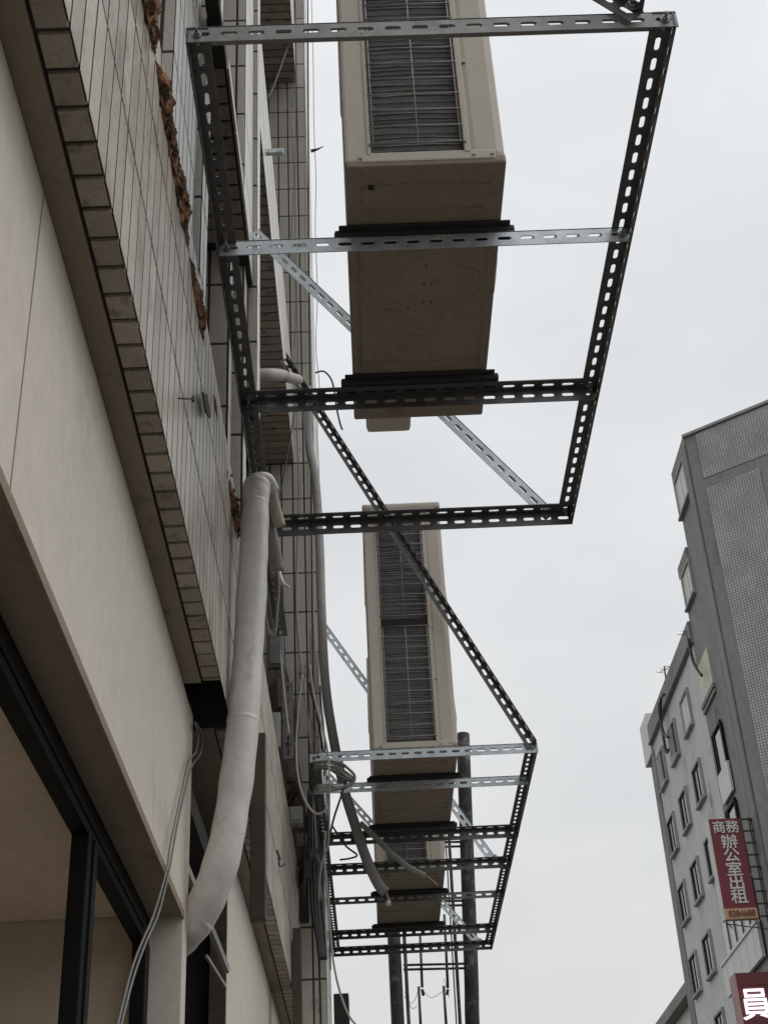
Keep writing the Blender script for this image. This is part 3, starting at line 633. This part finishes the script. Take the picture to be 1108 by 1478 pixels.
for (a, b) in (((606,1348),(609,1425)), ((641,1320),(646,1426)), ((604,1424),(607,1485)), ((640,1423),(644,1485))):
    bm = B(); cyl(bm, ony(*a, 12.1), ony(*b, 12.1), .012, 6); part('tube_lamp', bm, M['galv2'], sf)
bm = B()
for q in ([(585,1352),(586,1400),(589,1440),(592,1478)], [(583,1430),(592,1448),(600,1440),(603,1428)], [(609,1428),(622,1440),(640,1430)], [(583,1437),(594,1455),(602,1452)], [(640,1412),(644,1425),(648,1440)]):
    tube(bm, Y(12.05, *q), .0022, 5, 5)
part('loose_wires', bm, M['cable_g'], sf)
bm = B()
for q in ([(609,1428),(611,1437)], [(646,1428),(645,1436)]): tube(bm, Y(12.08, *q), .013, 6, 1)
part('lamp_holder', bm, M['cable_k'], sf)
# dark sign box beyond the wing corner
bm = B(); p = ony(481,1434,14); q = ony(503,1436,14); box(bm, (p.x, 14, .5), (q.x, 14.25, p.z), .01)
for zz in (.8, 1.2, 1.6, 2.0): box(bm, (p.x-.01, 13.98, zz), (q.x+.01, 14.0, zz+.02))
solo('sign_box', bm, M['dark'], 'small black sign box seen end on past the wing corner at the bottom', 'sign', (p.x, 14, .5))

# ================================================================== office building across the street
FX = 13.5
ob = thing('office_building', 'grey office block with stepped roof and mosaic tiled corner across the street', 'building', (FX+3, 54, -1.6))
def opart(name, boxes, m, parent=ob, bev=0, label=None):
    bm = B()
    for a, b in boxes: box(bm, a, b, bev)
    return part(name, bm, M[m], parent, label)
C0 = V((FX, 46.4, 0)); CD = V((.81,-.59,0)).normalized(); CN = V((-.59,-.81,0)).normalized()
# main body, as a prism with the chamfered corner
def prism(name, pts, z0, z1, m):
    bm = B(); quadbox(bm, [V((x,y,z0)) for x, y in pts], (0,0,z1-z0)); return part(name, bm, M[m], ob)
e1 = C0+CD*12
prism('wall', [(FX, 49.25), (FX, 46.4), (e1.x, e1.y), (e1.x+12, e1.y), (e1.x+12, 49.25)], -1.6, 32.0, 'far_dark')
prism('wall', [(FX, 51.0), (FX, 49.25), (e1.x+12, 49.25), (e1.x+12, 51.0)], -1.6, 28.5, 'far_dark')
prism('wall', [(FX, 61.4), (FX, 51.0), (e1.x+12, 51.0), (e1.x+12, 61.4)], -1.6, 25.3, 'far_wall')
prism('end_wall', [(FX+.25, 62.9), (FX+.25, 61.4), (e1.x+12, 61.4), (e1.x+12, 62.9)], -1.6, 24.9, 'far_dark')
opart('corner_strip', [((FX-.06, 61.2, -1.6), (FX+.3, 61.75, 25.0)), ((FX+.1, 62.3, -1.6), (FX+.5, 62.9, 25.0))], 'far_dark')
opart('corner_finial', [((FX-.1, 61.4, 24.9), (FX+.6, 63.2, 26.9))], 'far_white')
opart('parapet', [((FX-.12, 50.9, 25.35), (FX+.2, 61.4, 26.25)), ((FX-.2, 50.9, 25.28), (FX+.1, 61.4, 25.36))], 'far_dark')
opart('parapet', [((FX-.08, 49.3, 28.3), (FX+.2, 51.1, 28.8))], 'far_dark')
opart('parapet', [((FX-.08, 46.5, 31.9), (FX+.2, 49.35, 32.4))], 'far_dark')
opart('paint_panel', [((FX-.03, 51.02, 10), (FX-.002, 52.3, 25.2))], 'far_wall')
opart('pilaster', [((FX-.12, 46.55, -1.6), (FX-.0, 47.2, 31.9)), ((FX-.05, 47.5, -1.6), (FX-.0, 48.3, 24.0))], 'far_dark')
# chamfered corner with mosaic panels in dark frames
R = Matrix.Rotation(math.atan2(CD.y, CD.x), 4, 'Z')
def panel(name, u0, u1, z0, z1, off, th, m):
    bm = B(); box(bm, (u0, -off-th, z0), (u1, -off, z1)); bmesh.ops.recalc_face_normals(bm, faces=bm.faces[:])
    me = bpy.data.meshes.new(name); bm.to_mesh(me); bm.free(); me.materials.append(m)
    o = bpy.data.objects.new(name, me); COL.objects.link(o); o.parent = ob
    o.matrix_local = Matrix.Translation(C0-ob.location) @ R; return o
HM = hoarding()
panel('corner_wall', -.02, 12, -1.6, 32.1, .0, .14, M['far_dark'])
panel('mosaic_panel', .42, 12, 29.95, 32.05, .14, .03, HM)
pz = [29.5, 15.2]
panel('mosaic_panel', .42, 2.66, -1.0, 29.5, .14, .03, HM); panel('mosaic_panel', 2.98, 5.2, -1.0, 29.1, .14, .03, HM); panel('mosaic_panel', 5.5, 11.8, -1.0, 29.1, .14, .03, HM)
panel('coping', -.1, 12.1, 32.1, 32.22, -.05, .3, M['far_trim'])
# framed windows of the side wall
def window(y0, y1, z0, z1, pane='far_pane', louver=False):
    t = .10
    bm = B()
    box(bm, (FX-.11, y0-t, z0), (FX-.004, y0, z1+t)); box(bm, (FX-.11, y1, z0), (FX-.004, y1+t, z1+t)); box(bm, (FX-.11, y0, z1), (FX-.004, y1, z1+t)); box(bm, (FX-.17, y0-t-.03, z0-t), (FX-.004, y1+t+.03, z0))
    w = part('window', bm, M['far_trim'], ob)
    bm = B(); box(bm, (FX-.03, y0, z0), (FX-.006, y1, z1)); part('pane', bm, M[pane], w)
    bm = B(); ym = (y0+y1)/2; box(bm, (FX-.055, ym-.03, z0), (FX-.032, ym+.03, z1)); box(bm, (FX-.06, y0, z0), (FX-.032, y0+.05, z1)); box(bm, (FX-.06, y1-.05, z0), (FX-.032, y1, z1)); part('sash', bm, M['darkframe' if pane == 'far_pane' else 'far_white'], w)
    if louver:
        bm = B()
        for k in range(12): box(bm, (FX-.12, y0+.45, z0+.08+k*(z1-z0-.1)/12), (FX-.06, y1-.05, z0+.12+k*(z1-z0-.1)/12))
        part('louvre', bm, M['far_white'], w)
for r, z in enumerate((22.75, 19.68, 16.68, 13.7, 10.7)):
    for c, y in enumerate((59.2, 56.2, 53.1)):
        if c == 2 and r > 2: continue
        window(y+.08, y+1.44, z+.04, z+1.5, 'far_white' if (c == 2 and r == 0) else 'far_pane', louver=(r == 0 and c < 2))
opart('closed_opening', [((FX-.07, 49.0, 22.6), (FX-.004, 51.0, 24.1))], 'far_cream')
opart('sill', [((FX-.12, 48.9, 22.4), (FX-.004, 51.1, 22.58)), ((FX-.09, 48.9, 22.2), (FX-.004, 51.1, 22.34))], 'far_dark')
window(47.35, 49.15, 30.1, 31.75, 'far_white'); window(49.25, 50.7, 26.7, 28.15, 'far_white')
for z in (19.45, 16.4):
    bm = B(); box(bm, (FX-.05, 48.95, z), (FX-.004, 50.35, z+1.5)); bw = part('bay_window', bm, M['far_pane'], ob)
    bm = B(); box(bm, (FX-.09, 49.2, z), (FX-.052, 50.0, z+1.35)); part('pane', bm, M['pale_pane'], bw)
    bm = B()
    for yy in (48.88, 50.08, 50.38): box(bm, (FX-.13, yy, z-.05), (FX-.052, yy+.07, z+1.6))
    box(bm, (FX-.13, 48.88, z+1.5), (FX-.052, 50.45, z+1.58)); part('window_frame', bm, M['darkframe'], bw)
    opart('balcony_panel', [((FX-.14, 48.85, z-1.2), (FX-.06, 50.5, z-.05))], 'far_white')
for z in (13.5, 10.2):
    bm = B(); box(bm, (FX-.06, 48.8, z), (FX-.004, 54.35, z+1.55)); bw = part('bay_window', bm, M['far_pane'], ob)
    bm = B()
    for k in range(5): box(bm, (FX-.10, 48.9+k*1.1, z), (FX-.062, 49.4+k*1.1, z+1.5))
    part('pane', bm, M['pale_pane'], bw)
    opart('balcony_panel', [((FX-.2, 48.7, z-1.25), (FX-.08, 54.55, z-.12)), ((FX-.26, 48.65, z-.118), (FX-.08, 54.6, z-.01))], 'far_white')
    for k in range(5):
        bm = B(); box(bm, (FX-.204, 49.4+k*1.1, z-1.2), (FX-.2005, 49.43+k*1.1, z-.14)); part('panel_joint', bm, M['far_trim'], ob)
# drain pipes draped over the parapet
for q, nm in (([(958,1002),(953,1010),(953,1040),(958,1060),(964,1064)], 'black hose looping over the parapet nearest the far end'), ([(951,1014),(951,1030),(956,1060),(961,1085),(964,1082)], 'black hose reaching furthest down from the parapet end'), ([(993,922),(996,940),(1000,955),(1006,967),(1012,975)], 'curved black hose hanging below the step of the roof')):
    cable(Xp(FX-.32, *q), .07, 'cable_k', nm, 'hose', name='roof_hose')
# aerials
def aerial(px, py0, py1, label, yy):
    base = ony(px+3, py1, yy); top = ony(px, py0, yy)
    t = thing('roof_aerial', label, 'aerial', base, 'aerials on the office roof')
    bm = B(); cyl(bm, base, top, .035, 6); part('mast', bm, M['cable_k'], t)
    bm = B(); c = top+V((0,0,-.15))
    beam(bm, c+V((-.28,-.15,-.2)), c+V((.28,.15,.2)), .03, .03)
    for k in (-1, 0, 1): cyl(bm, c+V((.2*k-.22,0,.14*k+.04)), c+V((.2*k+.22,0,.14*k-.04)), .011, 4)
    part('yagi_elements', bm, M['cable_k'], t)
aerial(958, 962, 985, 'thin television aerial on the middle of the parapet', 57.0)
aerial(990, 907, 925, 'short aerial stub at the step of the roof', 51.3)
# low building beyond
d = 80.0
lb = thing('low_building', 'lower cream building with dark eaves at the bottom beside the office block', 'building', (18, 80, -1.6))
p = ony(979,1434,d); 
bm = B(); box(bm, (p.x+.2, d-6, -1.6), (p.x+12, d+30, p.z-.9)); part('wall', bm, M['far_cream'], lb)
bm = B(); box(bm, (p.x-.4, d-6.5, p.z-.9), (p.x+12, d+30.5, p.z-.3)); box(bm, (p.x-.1, d-6.2, p.z-.3), (p.x+12, d+30, p.z)); part('roof', bm, M['far_dark'], lb)
for k in range(6):
    bm = B(); box(bm, (p.x+.12, d+1+k*3.2, p.z-3.4), (p.x+.19, d+2.4+k*3.2, p.z-1.9)); part('window', bm, M['far_pane'], lb)

# ------------------------------------------------------------------ signs
def text(s, size, loc, m, parent, name, bold=.0, stretch=1.0, thick=.012, shear=0):
    cu = bpy.data.curves.new(name, 'FONT'); cu.body = s; cu.size = size; cu.align_x = 'CENTER'; cu.align_y = 'CENTER';  cu.extrude = thick
    tmp = bpy.data.objects.new('tmp', cu); COL.objects.link(tmp)
    dg = bpy.context.evaluated_depsgraph_get(); dg.update()
    me = bpy.data.meshes.new_from_object(tmp.evaluated_get(dg)); bpy.data.objects.remove(tmp); bpy.data.curves.remove(cu)
    cx = [v.co.x for v in me.vertices]; cy = [v.co.y for v in me.vertices]
    me.transform(Matrix.Translation((-(min(cx)+max(cx))/2, -(min(cy)+max(cy))/2, 0)))
    me.transform(Matrix.Diagonal((stretch,1,1,1)))
    if bold:   # heavier strokes: the same outline nudged a little each way, one just in front of the other
        b2 = bmesh.new()
        for k, (dx, dy) in enumerate(((0,0),(bold,0),(-bold,0),(0,bold),(0,-bold))):
            n0 = len(b2.verts); b2.from_mesh(me); b2.verts.ensure_lookup_table()
            for v in b2.verts[n0:]: v.co += V((dx, dy, k*.004))
        b2.to_mesh(me); b2.free()
    me.transform(Matrix.Rotation(PI/2, 4, 'X')); me.materials.clear(); me.materials.append(M[m])
    o = bpy.data.objects.new(name, me); COL.objects.link(o); o.parent = parent; o.location = V(loc)-wloc(parent); return o
SY = 47.0
a = ony(1022,1182,SY); b = ony(1068,1181,SY); c = ony(1046,1328,SY); e = ony(1093,1324,SY)
x0 = (a.x+c.x)/2; x1 = (b.x+e.x)/2; zt = (a.z+b.z)/2; zb = (c.z+e.z)/2
rs = thing('rental_sign', 'tall red vertical signboard with white characters and a tan phone number strip', 'signboard', ((x0+x1)/2, SY, zb))
bm = B(); box(bm, (x0, SY, zb+.36), (x1, SY+.25, zt)); part('red_panel', bm, M['signred'], rs)
bm = B(); box(bm, (x0, SY, zb), (x1, SY+.25, zb+.355)); part('number_panel', bm, M['signtan'], rs)
bm = B(); box(bm, (x0-.07, SY-.01, zb-.03), (x0-.002, SY+.26, zt+.03)); part('edge_strip', bm, M['signwhite'], rs)
xm = (x0+x1)/2; w = x1-x0
text('商務', .46, (xm+.0, SY-.012, zt-.30), 'signwhite', rs, 'lettering', .008)
for k, ch in enumerate('辦公室出租'):
    text(ch, .52, (xm+.03, SY-.012, zt-.82-k*.475), 'signwhite', rs, 'lettering', .009, 1.12)
text('8384688', .30, (xm+.02, SY-.012, zb+.18), 'signnum', rs, 'lettering', .004, .86)
bm = B()
beam(bm, (x1+.32, SY+.1, zb-.1), (x1+.32, SY+.1, zt+.05), .05, .05, (0,1,0)); beam(bm, (x1+.42, SY+.2, zb-.1), (x1+.42, SY+.2, zt+.05), .04, .04, (0,1,0))
for k in range(9):
    z = zb+.05+k*(zt-zb-.1)/8; box(bm, (x1, SY+.06, z), (x1+.42, SY+.11, z+.05))
    box(bm, (x1+.3, SY+.1, z-.02), (FX, SY+.16, z+.02)) if k in (0, 4, 8) else None
beam(bm, (x0, SY+.1, zb-.12), (FX, SY+.1, zb-.4), .03, .03); beam(bm, (x0, SY+.05, zb-.06), (x0+.2, SY+.05, zb-.3), .03, .03)
part('support_rack', bm, M['cable_k'], rs)
SY2 = 44.0
a = ony(1060,1404,SY2); f_ = ony(1052,1409,SY2+.8)
ls = thing('lit_sign', 'dark red slatted sign with a glowing white character at the right edge', 'signboard', (a.x+1.5, SY2, a.z-6))
bm = B(); zz = a.z
while zz > a.z-7: box(bm, (a.x, SY2, zz-.395), (a.x+2.2, SY2+.3, zz-.012)); zz -= .40
part('slatted_face', bm, M['signred2'], ls)
bm = B(); box(bm, (a.x+.02, SY2+.05, a.z-7), (a.x+2.18, SY2+.29, a.z-.02)); part('backing', bm, M['dark'], ls)
bm = B(); box(bm, (a.x-.03, SY2, a.z-7), (a.x-.002, SY2+.75, a.z)); part('side_panel', bm, M['signside'], ls)
p = ony(1089.5,1450,SY2)
text('員', 1.0, (p.x, SY2-.05, p.z), 'glow', ls, 'lit_character', .007, .95, .03)
p2 = ony(1125,1560,SY2)
text('工', 1.0, (p.x, SY2-.05, p.z-1.25), 'glow', ls, 'lit_character', .022, .95, .03) if 0 else None
bm = B(); box(bm, (a.x+.6, SY2+.3, a.z-3), (FX+1, SY2+.36, a.z-2.9)); box(bm, (a.x+.6, SY2+.3, a.z-1), (FX+1, SY2+.36, a.z-.9)); part('support_arm', bm, M['cable_k'], ls)

# ------------------------------------------------------------------ everything was measured from the lens: lift it so the pavement is at zero
for o in list(scn.objects):
    if o.parent is None: o.location.z += EYE

# ------------------------------------------------------------------ camera
cd = bpy.data.cameras.new('camera'); cam = bpy.data.objects.new('camera', cd); COL.objects.link(cam); scn.camera = cam
cd.sensor_fit = 'VERTICAL'; cd.sensor_height = 36; cd.sensor_width = 36; cd.lens = 36*FPX/1478
cd.clip_start = .05; cd.clip_end = 2000
mw = Matrix(((_r.x,_u.x,-_f.x,0),(_r.y,_u.y,-_f.y,0),(_r.z,_u.z,-_f.z,EYE),(0,0,0,1)))
cam.matrix_world = mw

# ------------------------------------------------------------------ overcast sky
w = bpy.data.worlds.new('World'); scn.world = w; w.use_nodes = True
nt = w.node_tree; nt.nodes.clear(); L = nt.links.new
out = N(nt, 'ShaderNodeOutputWorld'); bg = N(nt, 'ShaderNodeBackground'); L(bg.outputs[0], out.inputs[0])
sky = nt.nodes.new('ShaderNodeTexSky'); sky.sky_type = 'NISHITA'; sky.sun_disc = False; sky.sun_elevation = math.radians(58); sky.sun_rotation = math.radians(88); sky.dust_density = 5; sky.air_density = 1
tc = N(nt, 'ShaderNodeTexCoord'); mp = N(nt, 'ShaderNodeMapping'); mp.inputs['Scale'].default_value = (1,1,2.2); L(tc.outputs['Generated'], mp.inputs[0])
no = N(nt, 'ShaderNodeTexNoise', Scale=1.9, Detail=4.0, Roughness=.5); L(mp.outputs[0], no.inputs['Vector'])
cr = N(nt, 'ShaderNodeValToRGB'); cr.color_ramp.elements[0].position = .36; cr.color_ramp.elements[1].position = .62
cr.color_ramp.elements[0].color = (6.9,7.15,7.4,1); cr.color_ramp.elements[1].color = (8.65,8.82,8.95,1); L(no.outputs[0], cr.inputs[0])
sep = N(nt, 'ShaderNodeSeparateXYZ'); L(tc.outputs['Generated'], sep.inputs[0])
g = N(nt, 'ShaderNodeValToRGB'); L(sep.outputs[2], g.inputs[0])
g.color_ramp.elements[0].position = 0; g.color_ramp.elements[0].color = (.85,.83,.80,1); g.color_ramp.elements[1].position = .7; g.color_ramp.elements[1].color = (1.0,1.0,1.0,1)
e = g.color_ramp.elements.new(.35); e.color = (.925,.915,.90,1)
mu = N(nt, 'ShaderNodeMix', _data_type='RGBA', _blend_type='MULTIPLY'); mu.inputs['Factor'].default_value = 1; L(cr.outputs[0], mu.inputs['A']); L(g.outputs[0], mu.inputs['B'])
mx = N(nt, 'ShaderNodeMix', _data_type='RGBA'); mx.inputs['Factor'].default_value = .93; L(sky.outputs[0], mx.inputs['A']); L(mu.outputs['Result'], mx.inputs['B'])
L(mx.outputs['Result'], bg.inputs[0]); bg.inputs[1].default_value = .106
sd = bpy.data.lights.new('sun', 'SUN'); so = bpy.data.objects.new('sun', sd); COL.objects.link(so)
sd.energy = .85; sd.angle = math.radians(50); sd.color = (1,.97,.93)
el, az = math.radians(58), math.radians(88)
dirv = V((math.sin(az)*math.cos(el), math.cos(az)*math.cos(el), math.sin(el)))
so.rotation_euler = dirv.to_track_quat('Z', 'Y').to_euler(); so.location = (5,5,30)
scn.view_settings.view_transform = 'Standard'; scn.view_settings.look = 'None'; scn.view_settings.exposure = 0; scn.view_settings.gamma = 1
scn.cycles.max_bounces = 8
